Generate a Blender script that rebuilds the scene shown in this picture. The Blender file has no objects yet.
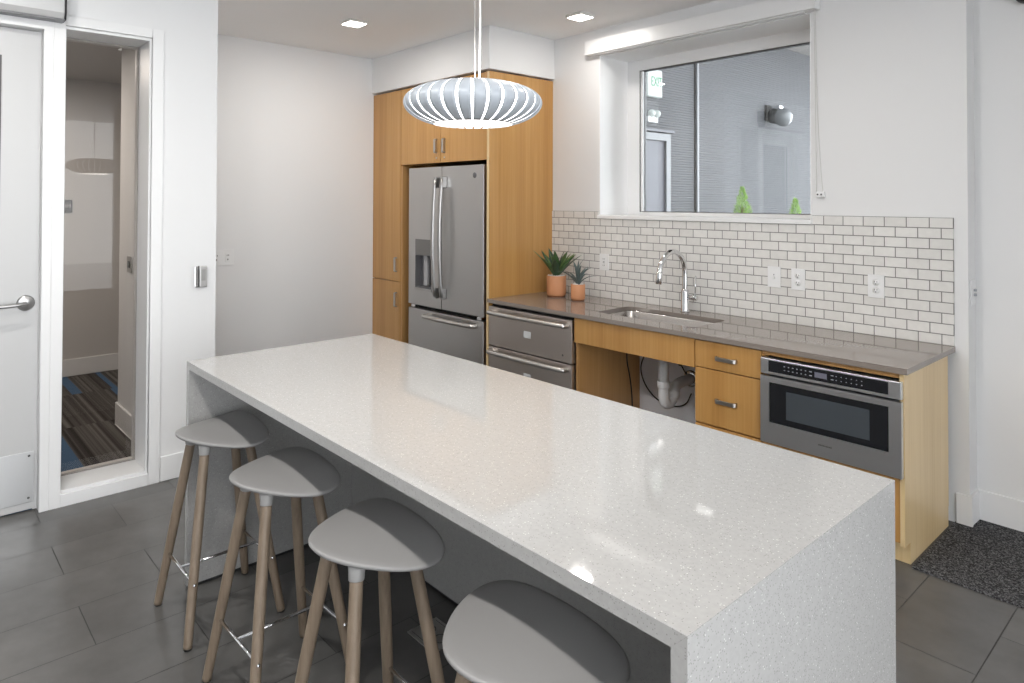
import bpy, bmesh, math, random
from mathutils import Vector, Matrix
random.seed(7)
PI = math.pi
SC = bpy.context.scene
COL = SC.collection

# ------------------------------------------------------------------ materials
def mat(name):
    m = bpy.data.materials.new(name); m.use_nodes = True
    nt = m.node_tree; nt.nodes.clear()
    out = nt.nodes.new('ShaderNodeOutputMaterial')
    return m, nt, out
def N(nt, t, **kw):
    n = nt.nodes.new(t)
    for k, v in kw.items():
        if k.startswith('i_'): n.inputs[k[2:].replace('_', ' ')].default_value = v
        else: setattr(n, k, v)
    return n
def pbr(name, col, rough=.5, metal=0, spec=.5, coat=0, bump=None, colvar=None, trans=0, emit=None, sub=0):
    m, nt, out = mat(name)
    b = N(nt, 'ShaderNodeBsdfPrincipled')
    b.inputs['Base Color'].default_value = (*col, 1); b.inputs['Roughness'].default_value = rough
    b.inputs['Metallic'].default_value = metal; b.inputs['Specular IOR Level'].default_value = spec
    b.inputs['Coat Weight'].default_value = coat; b.inputs['Transmission Weight'].default_value = trans
    if emit: b.inputs['Emission Color'].default_value = (*emit[:3], 1); b.inputs['Emission Strength'].default_value = emit[3]
    nt.links.new(b.outputs[0], out.inputs[0])
    if bump or colvar:
        tc = N(nt, 'ShaderNodeTexCoord')
    if bump:
        sc, st = bump
        nz = N(nt, 'ShaderNodeTexNoise', i_Scale=sc, i_Detail=3.0)
        nt.links.new(tc.outputs['Object'], nz.inputs['Vector'])
        bp = N(nt, 'ShaderNodeBump', i_Strength=st, i_Distance=.002)
        nt.links.new(nz.outputs[0], bp.inputs['Height']); nt.links.new(bp.outputs[0], b.inputs['Normal'])
    if colvar:
        sc, c2 = colvar
        nz = N(nt, 'ShaderNodeTexNoise', i_Scale=sc, i_Detail=4.0)
        nt.links.new(tc.outputs['Object'], nz.inputs['Vector'])
        mx = N(nt, 'ShaderNodeMix', data_type='RGBA')
        mx.inputs['A'].default_value = (*col, 1); mx.inputs['B'].default_value = (*c2, 1)
        nt.links.new(nz.outputs[0], mx.inputs['Factor']); nt.links.new(mx.outputs['Result'], b.inputs['Base Color'])
    return m
def ramp(nt, pts, interp='LINEAR'):
    r = N(nt, 'ShaderNodeValToRGB'); r.color_ramp.interpolation = interp
    e = r.color_ramp.elements
    while len(e) < len(pts): e.new(.5)
    for i, (p, c) in enumerate(pts):
        e[i].position = p; e[i].color = (*c, 1) if len(c) == 3 else c
    return r
def wood(name, c1, c2, c3, rough=.35, axis=2, fine=55, coat=.15):
    m, nt, out = mat(name)
    b = N(nt, 'ShaderNodeBsdfPrincipled', i_Roughness=rough); b.inputs['Coat Weight'].default_value = coat
    b.inputs['Coat Roughness'].default_value = .18
    tc = N(nt, 'ShaderNodeTexCoord'); mp = N(nt, 'ShaderNodeMapping')
    s = [fine, fine, fine]; s[axis] = fine*.022
    mp.inputs['Scale'].default_value = s
    nt.links.new(tc.outputs['Object'], mp.inputs['Vector'])
    n1 = N(nt, 'ShaderNodeTexNoise', i_Scale=1.0, i_Detail=6.0, i_Roughness=.65)
    nt.links.new(mp.outputs[0], n1.inputs['Vector'])
    mp2 = N(nt, 'ShaderNodeMapping'); s2 = [7.5, 7.5, 7.5]; s2[axis] = .12
    mp2.inputs['Scale'].default_value = s2
    nt.links.new(tc.outputs['Object'], mp2.inputs['Vector'])
    n2 = N(nt, 'ShaderNodeTexNoise', i_Scale=1.0, i_Detail=1.0)
    nt.links.new(mp2.outputs[0], n2.inputs['Vector'])
    ad = N(nt, 'ShaderNodeMath', operation='MULTIPLY_ADD'); ad.inputs[1].default_value = .55
    nt.links.new(n1.outputs[0], ad.inputs[0])
    ml = N(nt, 'ShaderNodeMath', operation='MULTIPLY'); ml.inputs[1].default_value = .45
    nt.links.new(n2.outputs[0], ml.inputs[0]); nt.links.new(ml.outputs[0], ad.inputs[2])
    r = ramp(nt, [(.32, c1), (.5, c2), (.68, c3)])
    nt.links.new(ad.outputs[0], r.inputs[0]); nt.links.new(r.outputs[0], b.inputs['Base Color'])
    nt.links.new(b.outputs[0], out.inputs[0])
    return m
def steel(name, col=(.50, .49, .48), rough=.3, axis=0, var=.08):
    m, nt, out = mat(name)
    b = N(nt, 'ShaderNodeBsdfPrincipled'); b.inputs['Metallic'].default_value = 1
    b.inputs['Base Color'].default_value = (*col, 1)
    tc = N(nt, 'ShaderNodeTexCoord'); mp = N(nt, 'ShaderNodeMapping')
    s = [900, 900, 900]; s[axis] = 6
    mp.inputs['Scale'].default_value = s
    nt.links.new(tc.outputs['Object'], mp.inputs['Vector'])
    nz = N(nt, 'ShaderNodeTexNoise', i_Scale=1.0, i_Detail=2.0)
    nt.links.new(mp.outputs[0], nz.inputs['Vector'])
    mr = N(nt, 'ShaderNodeMapRange'); mr.inputs['To Min'].default_value = rough-var; mr.inputs['To Max'].default_value = rough+var
    nt.links.new(nz.outputs[0], mr.inputs['Value']); nt.links.new(mr.outputs[0], b.inputs['Roughness'])
    nt.links.new(b.outputs[0], out.inputs[0])
    return m
def quartz(name):
    m, nt, out = mat(name)
    b = N(nt, 'ShaderNodeBsdfPrincipled', i_Roughness=.045)
    tc = N(nt, 'ShaderNodeTexCoord')
    cl = N(nt, 'ShaderNodeTexNoise', i_Scale=90.0, i_Detail=3.0); nt.links.new(tc.outputs['Object'], cl.inputs['Vector'])
    base = ramp(nt, [(.3, (.38, .376, .369)), (.7, (.413, .408, .40))]); nt.links.new(cl.outputs[0], base.inputs[0])
    v = N(nt, 'ShaderNodeTexVoronoi', i_Scale=270.0); nt.links.new(tc.outputs['Object'], v.inputs['Vector'])
    # a few of the cells are dark chips, a few are bright ones
    sep = N(nt, 'ShaderNodeSeparateColor'); nt.links.new(v.outputs['Color'], sep.inputs[0])
    near = N(nt, 'ShaderNodeMath', operation='LESS_THAN'); near.inputs[1].default_value = .34; nt.links.new(v.outputs['Distance'], near.inputs[0])
    dk = N(nt, 'ShaderNodeMath', operation='LESS_THAN'); dk.inputs[1].default_value = .15; nt.links.new(sep.outputs[0], dk.inputs[0])
    dm = N(nt, 'ShaderNodeMath', operation='MULTIPLY'); nt.links.new(near.outputs[0], dm.inputs[0]); nt.links.new(dk.outputs[0], dm.inputs[1])
    dm2 = N(nt, 'ShaderNodeMath', operation='MULTIPLY'); dm2.inputs[1].default_value = .5; nt.links.new(dm.outputs[0], dm2.inputs[0])
    mx = N(nt, 'ShaderNodeMix', data_type='RGBA'); mx.inputs['B'].default_value = (.17, .165, .155, 1)
    nt.links.new(dm2.outputs[0], mx.inputs['Factor']); nt.links.new(base.outputs[0], mx.inputs['A'])
    lt = N(nt, 'ShaderNodeMath', operation='GREATER_THAN'); lt.inputs[1].default_value = .95; nt.links.new(sep.outputs[1], lt.inputs[0])
    lm = N(nt, 'ShaderNodeMath', operation='MULTIPLY'); nt.links.new(near.outputs[0], lm.inputs[0]); nt.links.new(lt.outputs[0], lm.inputs[1])
    mx2 = N(nt, 'ShaderNodeMix', data_type='RGBA'); mx2.inputs['B'].default_value = (.66, .65, .63, 1)
    nt.links.new(lm.outputs[0], mx2.inputs['Factor']); nt.links.new(mx.outputs['Result'], mx2.inputs['A'])
    nt.links.new(mx2.outputs['Result'], b.inputs['Base Color']); nt.links.new(b.outputs[0], out.inputs[0])
    return m
def brick(name, swap, off, bw, rh, mortar, c1, c2, cm, rough, bump=.5, mottle=None):
    """tiles: swap picks which object axes run along / across the courses"""
    m, nt, out = mat(name)
    b = N(nt, 'ShaderNodeBsdfPrincipled', i_Roughness=rough)
    tc = N(nt, 'ShaderNodeTexCoord'); sx = N(nt, 'ShaderNodeSeparateXYZ'); nt.links.new(tc.outputs['Object'], sx.inputs[0])
    cb = N(nt, 'ShaderNodeCombineXYZ')
    for i in (0, 1):
        a = N(nt, 'ShaderNodeMath', operation='ADD'); a.inputs[1].default_value = off[i]
        nt.links.new(sx.outputs[swap[i]], a.inputs[0]); nt.links.new(a.outputs[0], cb.inputs[i])
    br = N(nt, 'ShaderNodeTexBrick', offset=.5, offset_frequency=2, squash=1, squash_frequency=2)
    br.inputs['Scale'].default_value = 1; br.inputs['Mortar Size'].default_value = mortar
    br.inputs['Mortar Smooth'].default_value = .1; br.inputs['Bias'].default_value = 0
    br.inputs['Brick Width'].default_value = bw; br.inputs['Row Height'].default_value = rh
    br.inputs['Color1'].default_value = (*c1, 1); br.inputs['Color2'].default_value = (*c2, 1); br.inputs['Mortar'].default_value = (*cm, 1)
    nt.links.new(cb.outputs[0], br.inputs['Vector'])
    src = br.outputs['Color']
    if mottle:
        nz = N(nt, 'ShaderNodeTexNoise', i_Scale=mottle[0], i_Detail=5.0, i_Roughness=.6); nt.links.new(tc.outputs['Object'], nz.inputs['Vector'])
        rr = ramp(nt, [(.25, (1-mottle[1],)*3), (.75, (1+mottle[1],)*3)]); nt.links.new(nz.outputs[0], rr.inputs[0])
        mu = N(nt, 'ShaderNodeMix', data_type='RGBA', blend_type='MULTIPLY'); mu.inputs['Factor'].default_value = 1
        nt.links.new(src, mu.inputs['A']); nt.links.new(rr.outputs[0], mu.inputs['B']); src = mu.outputs['Result']
    nt.links.new(src, b.inputs['Base Color'])
    inv = N(nt, 'ShaderNodeMath', operation='SUBTRACT'); inv.inputs[0].default_value = 1; nt.links.new(br.outputs['Fac'], inv.inputs[1])
    bp = N(nt, 'ShaderNodeBump', i_Strength=bump, i_Distance=.0012); nt.links.new(inv.outputs[0], bp.inputs['Height'])
    nt.links.new(bp.outputs[0], b.inputs['Normal'])
    rg = N(nt, 'ShaderNodeMapRange'); rg.inputs['To Min'].default_value = rough; rg.inputs['To Max'].default_value = .85
    nt.links.new(br.outputs['Fac'], rg.inputs['Value']); nt.links.new(rg.outputs[0], b.inputs['Roughness'])
    nt.links.new(b.outputs[0], out.inputs[0])
    return m
def pane_mat(name, tint, ior=1.5, boost=1.0):
    m, nt, out = mat(name)
    tr = N(nt, 'ShaderNodeBsdfTransparent'); tr.inputs[0].default_value = (*tint, 1)
    gl = N(nt, 'ShaderNodeBsdfGlossy'); gl.inputs['Roughness'].default_value = 0
    fr = N(nt, 'ShaderNodeFresnel', i_IOR=ior)
    ml = N(nt, 'ShaderNodeMath', operation='MULTIPLY'); ml.inputs[1].default_value = boost; ml.use_clamp = True
    nt.links.new(fr.outputs[0], ml.inputs[0])
    mx = N(nt, 'ShaderNodeMixShader'); nt.links.new(ml.outputs[0], mx.inputs[0])
    nt.links.new(tr.outputs[0], mx.inputs[1]); nt.links.new(gl.outputs[0], mx.inputs[2]); nt.links.new(mx.outputs[0], out.inputs[0])
    return m
def carpet_stripes(name):
    m, nt, out = mat(name)
    b = N(nt, 'ShaderNodeBsdfPrincipled', i_Roughness=.95); b.inputs['Specular IOR Level'].default_value = .1
    tc = N(nt, 'ShaderNodeTexCoord'); sx = N(nt, 'ShaderNodeSeparateXYZ'); nt.links.new(tc.outputs['Object'], sx.inputs[0])
    dv = N(nt, 'ShaderNodeMath', operation='DIVIDE'); dv.inputs[1].default_value = .92; nt.links.new(sx.outputs[0], dv.inputs[0])
    fl = N(nt, 'ShaderNodeMath', operation='FLOOR'); nt.links.new(dv.outputs[0], fl.inputs[0])
    f2 = N(nt, 'ShaderNodeMath', operation='MULTIPLY'); f2.inputs[1].default_value = 3.71; nt.links.new(fl.outputs[0], f2.inputs[0])
    def band(sc, det):
        cb = N(nt, 'ShaderNodeCombineXYZ'); nt.links.new(sx.outputs[1], cb.inputs[0]); nt.links.new(f2.outputs[0], cb.inputs[1])
        mp = N(nt, 'ShaderNodeMapping'); mp.inputs['Scale'].default_value = (sc, 1, 1); nt.links.new(cb.outputs[0], mp.inputs[0])
        z = N(nt, 'ShaderNodeTexNoise', i_Scale=1.0, i_Detail=det); nt.links.new(mp.outputs[0], z.inputs['Vector']); return z
    a = band(30, 3.0); r = ramp(nt, [(.36, (.035, .03, .028)), (.5, (.085, .078, .073)), (.64, (.16, .15, .14))], 'LINEAR'); nt.links.new(a.outputs[0], r.inputs[0])
    c = band(9.0, 0.0); r2 = ramp(nt, [(.60, (0, 0, 0)), (.62, (1, 1, 1))]); nt.links.new(c.outputs[0], r2.inputs[0])
    mx = N(nt, 'ShaderNodeMix', data_type='RGBA'); mx.inputs['B'].default_value = (.075, .14, .24, 1)
    nt.links.new(r2.outputs[0], mx.inputs['Factor']); nt.links.new(r.outputs[0], mx.inputs['A'])
    nz = N(nt, 'ShaderNodeTexNoise', i_Scale=260.0, i_Detail=2.0); nt.links.new(tc.outputs['Object'], nz.inputs['Vector'])
    bp = N(nt, 'ShaderNodeBump', i_Strength=.6, i_Distance=.004); nt.links.new(nz.outputs[0], bp.inputs['Height']); nt.links.new(bp.outputs[0], b.inputs['Normal'])
    nt.links.new(mx.outputs['Result'], b.inputs['Base Color']); nt.links.new(b.outputs[0], out.inputs[0])
    return m
def loop_mat(name):
    m, nt, out = mat(name)
    b = N(nt, 'ShaderNodeBsdfPrincipled', i_Roughness=.95); b.inputs['Specular IOR Level'].default_value = .1
    tc = N(nt, 'ShaderNodeTexCoord')
    v = N(nt, 'ShaderNodeTexVoronoi', i_Scale=210.0); nt.links.new(tc.outputs['Object'], v.inputs['Vector'])
    sp = N(nt, 'ShaderNodeSeparateColor'); nt.links.new(v.outputs['Color'], sp.inputs[0])
    r = ramp(nt, [(.0, (.022, .022, .024)), (.55, (.06, .06, .064)), (1, (.21, .21, .215))]); nt.links.new(sp.outputs[0], r.inputs[0])
    nt.links.new(r.outputs[0], b.inputs['Base Color'])
    bp = N(nt, 'ShaderNodeBump', i_Strength=.7, i_Distance=.004); nt.links.new(v.outputs['Distance'], bp.inputs['Height']); nt.links.new(bp.outputs[0], b.inputs['Normal'])
    nt.links.new(b.outputs[0], out.inputs[0]); return m
def siding(name):
    m, nt, out = mat(name)
    b = N(nt, 'ShaderNodeBsdfPrincipled', i_Roughness=.8); b.inputs['Specular IOR Level'].default_value = .25; b.inputs['Base Color'].default_value = (.115, .116, .121, 1)
    nt.links.new(b.outputs[0], out.inputs[0]); return m

M = {}
M['wall'] = pbr('wall_paint', (.76, .76, .762), .6, bump=(180, .06))
M['nook'] = pbr('nook_paint', (.75, .75, .752), .6, bump=(180, .06))
M['ceil'] = pbr('ceiling_paint', (.90, .90, .90), .8)
M['trim'] = pbr('trim_paint', (.80, .80, .80), .35)
M['reveal'] = pbr('reveal_daylit', (.90, .90, .90), .4)  # whiter than the trim, standing in for daylight on the reveal
M['doorp'] = pbr('door_paint', (.56, .56, .56), .4)
M['hallwall'] = pbr('hall_paint', (.60, .58, .56), .7)
M['knee'] = pbr('knee_wall_paint', (.86, .87, .92), .6)
M['floor'] = brick('floor_tile', (1, 0), (-.55+40*.607, .955+40*.3035), .607, .3035, .0022, (.095, .0925, .09), (.113, .11, .1065), (.030, .029, .028), .26, .35, (5, .14))
M['tile'] = brick('wall_tile', (0, 2), (1.023+105*.105, -.858+20*.0525), .105, .0525, .0024, (.69, .675, .65), (.75, .735, .71), (.20, .195, .185), .22, .6, (30, .05))
M['hallfloor'] = carpet_stripes('hall_carpet'); M['mat'] = loop_mat('loop_carpet')
M['quartz'] = quartz('white_quartz')
M['counter'] = pbr('brown_grey_quartz', (.225, .19, .165), .05, spec=.75, colvar=(160, (.26, .225, .20)))
M['maple'] = wood('honey_maple', (.40, .195, .052), (.48, .252, .076), (.55, .31, .108), coat=.3)
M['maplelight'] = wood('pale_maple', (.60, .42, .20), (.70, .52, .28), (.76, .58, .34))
M['mapledark'] = wood('shaded_maple', (.36, .185, .06), (.44, .235, .085), (.5, .28, .11))  # darker copy of the maple, with shade put into its colour
M['oak'] = wood('grey_oak', (.14, .10, .07), (.21, .16, .115), (.275, .215, .16), .5, fine=70, coat=0)
M['steel'] = steel('brushed_steel'); M['steelv'] = steel('brushed_steel_upright', (.55, .54, .53), .36, 2)
M['warmsteel'] = steel('warm_steel', (.62, .565, .525), .38, 0)
M['mwsteel'] = steel('microwave_steel', (.86, .88, .91), .34, 0)
M['handle'] = steel('handle_steel', (.44, .435, .43), .30, 2, .04); M['handleh'] = steel('bar_steel', (.66, .64, .62), .32, 0, .04)
M['nickel'] = steel('nickel', (.46, .44, .41), .32, 0, .04)
M['chrome'] = pbr('chrome', (.78, .78, .79), .07, 1)
M['sinksteel'] = steel('sink_steel', (.52, .50, .48), .25, 0)
M['black'] = pbr('black_plastic', (.015, .015, .016), .45); M['dark'] = pbr('dark_gap', (.02, .018, .016), .7)
M['blackglass'] = pbr('black_glass', (.012, .013, .016), .06, spec=.6); M['greyglass'] = pbr('oven_window', (.06, .07, .08), .08, spec=.6)
M['mark'] = pbr('grey_marks', (.35, .36, .38), .5); M['lcd'] = pbr('display', (.16, .16, .20), .3)
M['white'] = pbr('white_plastic', (.78, .78, .78), .35); M['slot'] = pbr('slot_dark', (.10, .10, .10), .5)
M['seat'] = pbr('seat_shell', (.275, .27, .267), .42); M['socket'] = pbr('seat_socket', (.31, .305, .30), .5)
M['rubber'] = pbr('rubber', (.02, .02, .02), .8)
M['terra'] = pbr('terracotta', (.56, .25, .115), .6, colvar=(25, (.60, .28, .14)))
M['leaf'] = pbr('leaf_green', (.045, .095, .035), .4, colvar=(30, (.075, .15, .05))); M['leafdk'] = pbr('leaf_dark', (.025, .06, .035), .4, colvar=(30, (.05, .10, .05)))
M['leafy'] = pbr('leaf_light', (.11, .19, .05), .4, colvar=(30, (.15, .24, .07)))
M['leafb'] = pbr('leaf_blue', (.085, .12, .12), .5, colvar=(40, (.13, .17, .165)))
M['pebble'] = pbr('pebble', (.75, .73, .69), .7)
M['pvc'] = pbr('pvc', (.88, .88, .89), .4)
M['petal'] = pbr('shade_slat', (.41, .445, .49), .35)
M['glow'] = pbr('lamp_diffuser', (.9, .9, .9), .5, emit=(1, .985, .96, 2.6))
M['dlglow'] = pbr('downlight_diffuser', (.9, .9, .9), .5, emit=(1, .96, .9, 9))
M['dlframe'] = pbr('downlight_frame', (.72, .70, .67), .4)
M['wire'] = pbr('steel_wire', (.35, .34, .33), .4, .6)
M['cord'] = pbr('white_cord', (.82, .82, .8), .5)
M['plate'] = steel('outlet_plate_steel', (.42, .41, .40), .35, 0)
M['siding'] = siding('grey_siding'); M['extdark'] = pbr('door_grey', (.08, .079, .095), .5); M['exttrim'] = pbr('outside_trim', (.19, .192, .20), .5)
M['soffit'] = pbr('soffit_brown', (.30, .285, .275), .7); M['pave'] = pbr('paving', (.35, .35, .34), .8, colvar=(8, (.42, .41, .40)))
M['pane'] = pane_mat('window_pane', (.93, .95, .96), 1.5, 1.3); M['pane2'] = pane_mat('sidelight_pane', (.84, .82, .80), 1.5, .6)
M['lampglass'] = pbr('smoked_glass', (.13, .135, .14), .2)
M['conifer'] = pbr('conifer_green', (.19, .34, .05), .6, colvar=(14, (.34, .50, .12)))
M['bark'] = pbr('bark', (.12, .08, .05), .8)
M['exitlit'] = pbr('exit_face', (.30, .32, .31), .4, emit=(.92, 1, .95, .3)); M['exitgreen'] = pbr('exit_letters', (.02, .20, .07), .4, emit=(.2, .7, .38, .06))
M['sign'] = pbr('sign_dark', (.07, .065, .065), .5); M['signw'] = pbr('sign_letters', (.7, .7, .7), .5)
M['opsteel'] = pbr('operator_cover', (.60, .60, .60), .3, .35); M['opdark'] = pbr('operator_under', (.17, .17, .175), .35, .3)

# ------------------------------------------------------------------ mesh helpers
class MB:
    def __init__(s): s.bm = bmesh.new(); s.smooth = []
    def box(s, x0, x1, y0, y1, z0, z1):
        c = bmesh.ops.create_cube(s.bm, size=1)['verts']
        for v in c:
            v.co = Vector((x0+(x1-x0)*(v.co.x+.5), y0+(y1-y0)*(v.co.y+.5), z0+(z1-z0)*(v.co.z+.5)))
        return s
    def prism(s, pts, axis, a0, a1):
        """extrude a polygon of 2-D points along axis"""
        def P(p, a): return Vector({0: (a, p[0], p[1]), 1: (p[0], a, p[1]), 2: (p[0], p[1], a)}[axis])
        A = [s.bm.verts.new(P(p, a0)) for p in pts]; B = [s.bm.verts.new(P(p, a1)) for p in pts]
        n = len(pts); s.bm.faces.new(A); s.bm.faces.new(list(reversed(B)))
        for i in range(n): s.bm.faces.new((A[i], B[i], B[(i+1) % n], A[(i+1) % n]))
        return s
    def tube(s, pts, r, seg=12, caps=True, flat=None, rs=None):
        pts = [Vector(p) for p in pts]; rings = []; n = len(pts)
        up = None
        for i, p in enumerate(pts):
            t = ((pts[min(i+1, n-1)]-pts[max(i-1, 0)])).normalized()
            if up is None:
                a = Vector((0, 0, 1)) if abs(t.z) < .9 else Vector((1, 0, 0))
                up = (a-t*a.dot(t)).normalized()
            else: up = (up-t*up.dot(t)).normalized()
            sd = t.cross(up); rr = rs[i] if rs else r; fu = flat or 1
            rings.append([s.bm.verts.new(p+up*math.cos(2*PI*k/seg)*rr*fu+sd*math.sin(2*PI*k/seg)*rr) for k in range(seg)])
        for a, b in zip(rings, rings[1:]):
            for k in range(seg):
                f = s.bm.faces.new((a[k], a[(k+1) % seg], b[(k+1) % seg], b[k])); f.smooth = True
        if caps:
            s.bm.faces.new(list(reversed(rings[0]))); s.bm.faces.new(rings[-1])
        return s
    def lathe(s, prof, seg=32, c=(0, 0, 0), mtx=None, smooth=True, a0=0, a1=2*PI):
        full = abs(a1-a0-2*PI) < 1e-6; cnt = seg if full else seg+1
        rings = []
        for r, z in prof:
            ring = []
            for k in range(cnt):
                a = a0+(a1-a0)*k/seg
                p = Vector((r*math.cos(a), r*math.sin(a), z))
                if mtx: p = mtx @ p
                ring.append(s.bm.verts.new(p+Vector(c)))
            rings.append(ring)
        for a, b in zip(rings, rings[1:]):
            for k in range(seg):
                q = (a[k], a[(k+1) % cnt], b[(k+1) % cnt], b[k])
                f = s.bm.faces.new(q); f.smooth = smooth
        return s
    def sphere(s, c, r, u=12, v=8, sc=(1, 1, 1)):
        g = bmesh.ops.create_uvsphere(s.bm, u_segments=u, v_segments=v, radius=r)['verts']
        for w in g:
            w.co = Vector((w.co.x*sc[0]+c[0], w.co.y*sc[1]+c[1], w.co.z*sc[2]+c[2]))
            for f in w.link_faces: f.smooth = True
        return s
    def build(s, name, m, parent=None, bevel=0, seg=2, base=None, weld=True):
        bm = s.bm
        if weld: bmesh.ops.remove_doubles(bm, verts=bm.verts, dist=1e-6)
        bmesh.ops.recalc_face_normals(bm, faces=bm.faces)
        off = Vector((0, 0, 0)); q = parent
        while q is not None: off += q.location; q = q.parent
        loc = Vector(base) if base is not None else Vector((0, 0, 0))
        bmesh.ops.translate(bm, verts=bm.verts, vec=-(off+loc))
        me = bpy.data.meshes.new(name); bm.to_mesh(me); bm.free()
        o = bpy.data.objects.new(name, me); COL.objects.link(o); o.location = loc
        if m: me.materials.append(m)
        if parent is not None: o.parent = parent
        if bevel:
            b = o.modifiers.new('edge', 'BEVEL'); b.width = bevel; b.segments = seg; b.limit_method = 'ANGLE'; b.angle_limit = math.radians(50)
        return o
def smooth_path(pts, n=8):
    P = [Vector(p) for p in pts]; P = [P[0]*2-P[1]]+P+[P[-1]*2-P[-2]]; out = []
    for i in range(1, len(P)-2):
        for k in range(n):
            t = k/n; a, b, c, d = P[i-1:i+3]
            out.append(.5*((2*b)+(c-a)*t+(2*a-5*b+4*c-d)*t*t+(3*b-a-3*c+d)*t**3))
    out.append(P[-2]); return out
def tag(o, label, cat, group=None):
    o['label'] = label; o['category'] = cat
    if group: o['group'] = group
    return o
def thing(name, label, cat, loc, group=None):
    o = bpy.data.objects.new(name, None); COL.objects.link(o); o.location = loc; o.empty_display_size = .1
    return tag(o, label, cat, group)
def struct(o, label=None, cat=None):
    o['kind'] = 'structure'
    if label: o['label'] = label
    if cat: o['category'] = cat
    return o
def copy_tree(o, parent=None):
    c = o.copy(); COL.objects.link(c)
    if parent is not None: c.parent = parent
    for ch in list(o.children): copy_tree(ch, c)
    return c
def text(name, body, size, m, loc, rot, parent, depth=.001):
    cu = bpy.data.curves.new(name, 'FONT'); cu.body = body; cu.size = size; cu.extrude = depth; cu.align_x = 'CENTER'; cu.align_y = 'CENTER'
    o = bpy.data.objects.new(name, cu); COL.objects.link(o)
    me = bpy.data.meshes.new_from_object(o.evaluated_get(bpy.context.evaluated_depsgraph_get())); bpy.data.objects.remove(o)
    o = bpy.data.objects.new(name, me); COL.objects.link(o); me.materials.clear(); me.materials.append(m)
    off = Vector((0, 0, 0)); q = parent
    while q is not None: off += q.location; q = q.parent
    o.location = Vector(loc)-off; o.rotation_euler = rot
    if parent is not None: o.parent = parent
    return o

# ------------------------------------------------------------------ layout numbers (metres)
XA = -4.141; XB = -5.39; YW = 3.867; ZC = 2.84; YF = 3.205; TOP = .858

# ------------------------------------------------------------------ the setting
struct(MB().box(-4.20, 4.2, -4.0, 4.1, -.06, 0).box(-5.5, -4.20, 1.30, 4.1, -.06, 0).build('floor', M['floor']), 'dark grey rectangular floor tiles laid in running bond', 'floor')
struct(MB().box(-8.2, -5.5, -3.2, 2.6, -.06, 0).box(-5.5, -4.20, -3.2, 1.30, -.06, 0).build('floor_hall', M['hallfloor']), 'striped grey and blue carpet in the hall behind the glass', 'floor')
struct(MB().box(-1.024, 3.2, 3.245, 3.99, 0.0, .006).build('floor_carpet', M['mat']), 'charcoal loop carpet right of the cabinets', 'floor')
struct(MB().box(-5.39, 4.2, -4.0, 4.1, ZC, ZC+.08).build('ceiling', M['ceil']), 'pale grey flat ceiling over the kitchen', 'ceiling')
struct(MB().box(-7.13, -4.401, -3.2, 1.184, 2.64, 2.72).box(-7.13, -5.521, 1.184, 2.5, 2.64, 2.72).build('ceiling_hall', M['hallwall']))
w = MB()
XH = -4.40
w.box(XH, XA, -4.0, -.44, 0, ZC).box(XH, XA, -.44, 1.185, 2.502, ZC).box(XH, XA, 1.058, 1.185, 0, 2.502).box(-5.40, XA, 1.185, 1.412, 0, ZC)
w.box(XH, XA, .612, 1.058, 0, .05)
struct(w.build('wall_left', M['wall']), 'white wall with the glazed side panel and door', 'wall')
struct(MB().box(-5.52, XB, 1.412, 4.0, 0, ZC).build('wall_nook', M['nook']), 'white wall of the nook left of the tall cabinets', 'wall')
# wall with the window: thick, with an opening
OX0, OX1, OZ0, OZ1, GY = -3.293, -1.725, 1.455, 2.64, 4.19
w = MB()
w.box(XB, OX0, YW, 4.26, 0, ZC).box(OX1+.12, -.964, YW, 3.992, 0, ZC).box(OX1, OX1+.12, YW, 4.26, 0, ZC).box(OX0, OX1, YW, 4.26, 0, OZ0-.02).box(OX0, OX1, YW, 4.26, OZ1, ZC)
struct(w.build('wall_back', M['wall']), 'white wall around the wide kitchen window', 'wall')
struct(MB().box(OX1+.12, 4.2, 3.992, 4.12, 0, ZC).build('wall_right', M['wall']), 'white wall set back right of the kitchen run', 'wall')
struct(MB().box(-4.2, 4.2, -4.12, -4.0, 0, ZC).build('wall_rear', pbr('rear_low_bounce', (.5, .5, .5), .6)))  # unseen wall, closed and greyed to hold back fill light
struct(MB().box(1.6, 1.72, 2.2, 3.992, 0, ZC).build('wall_blocker', M['wall']))  # unseen wall added to keep side light off the set-back wall
struct(MB().box(-7.25, -7.13, -3.2, 2.6, 0, 2.72).build('wall_hall', M['hallwall']))
struct(MB().box(-7.13, -5.52, 2.5, 2.6, 0, 2.72).box(-7.13, -4.40, -3.3, -3.2, 0, 2.72).build('wall_hall_end', M['hallwall']))  # unseen end walls, put in to keep the hall dim
# drywall soffit over the tall cabinets
struct(MB().box(XB, -3.757, 3.188, YW, 2.524, ZC).build('trim_1', M['wall'], bevel=.004), 'white drywall soffit above the tall cabinets', 'soffit')
# skirting boards
def skirt(name, label, boxes):
    b = MB()
    for q in boxes: b.box(*q)
    struct(b.build(name, M['trim'], bevel=.004), label, 'baseboard')
skirt('baseboard_left', 'white baseboard beside the glazed side panel', [(XA, XA+.014, 1.118, 1.412, 0, .137)])
skirt('baseboard_right', 'white baseboard around the wall end right of the cabinets', [(-1.02, -.950, 3.853, YW, 0, .15), (-.964, -.950, 3.867, 3.978, 0, .15), (-.964, 3.2, 3.978, 3.992, 0, .15)])
skirt('baseboard_hall', 'white baseboard in the hall behind the glass', [(-7.13, -7.116, -3.2, 2.5, 0, .15), (-5.40, -4.402, 1.171, 1.185, 0, .15), (-5.414, -5.40, 1.171, 1.412, 0, .15)])
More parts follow.
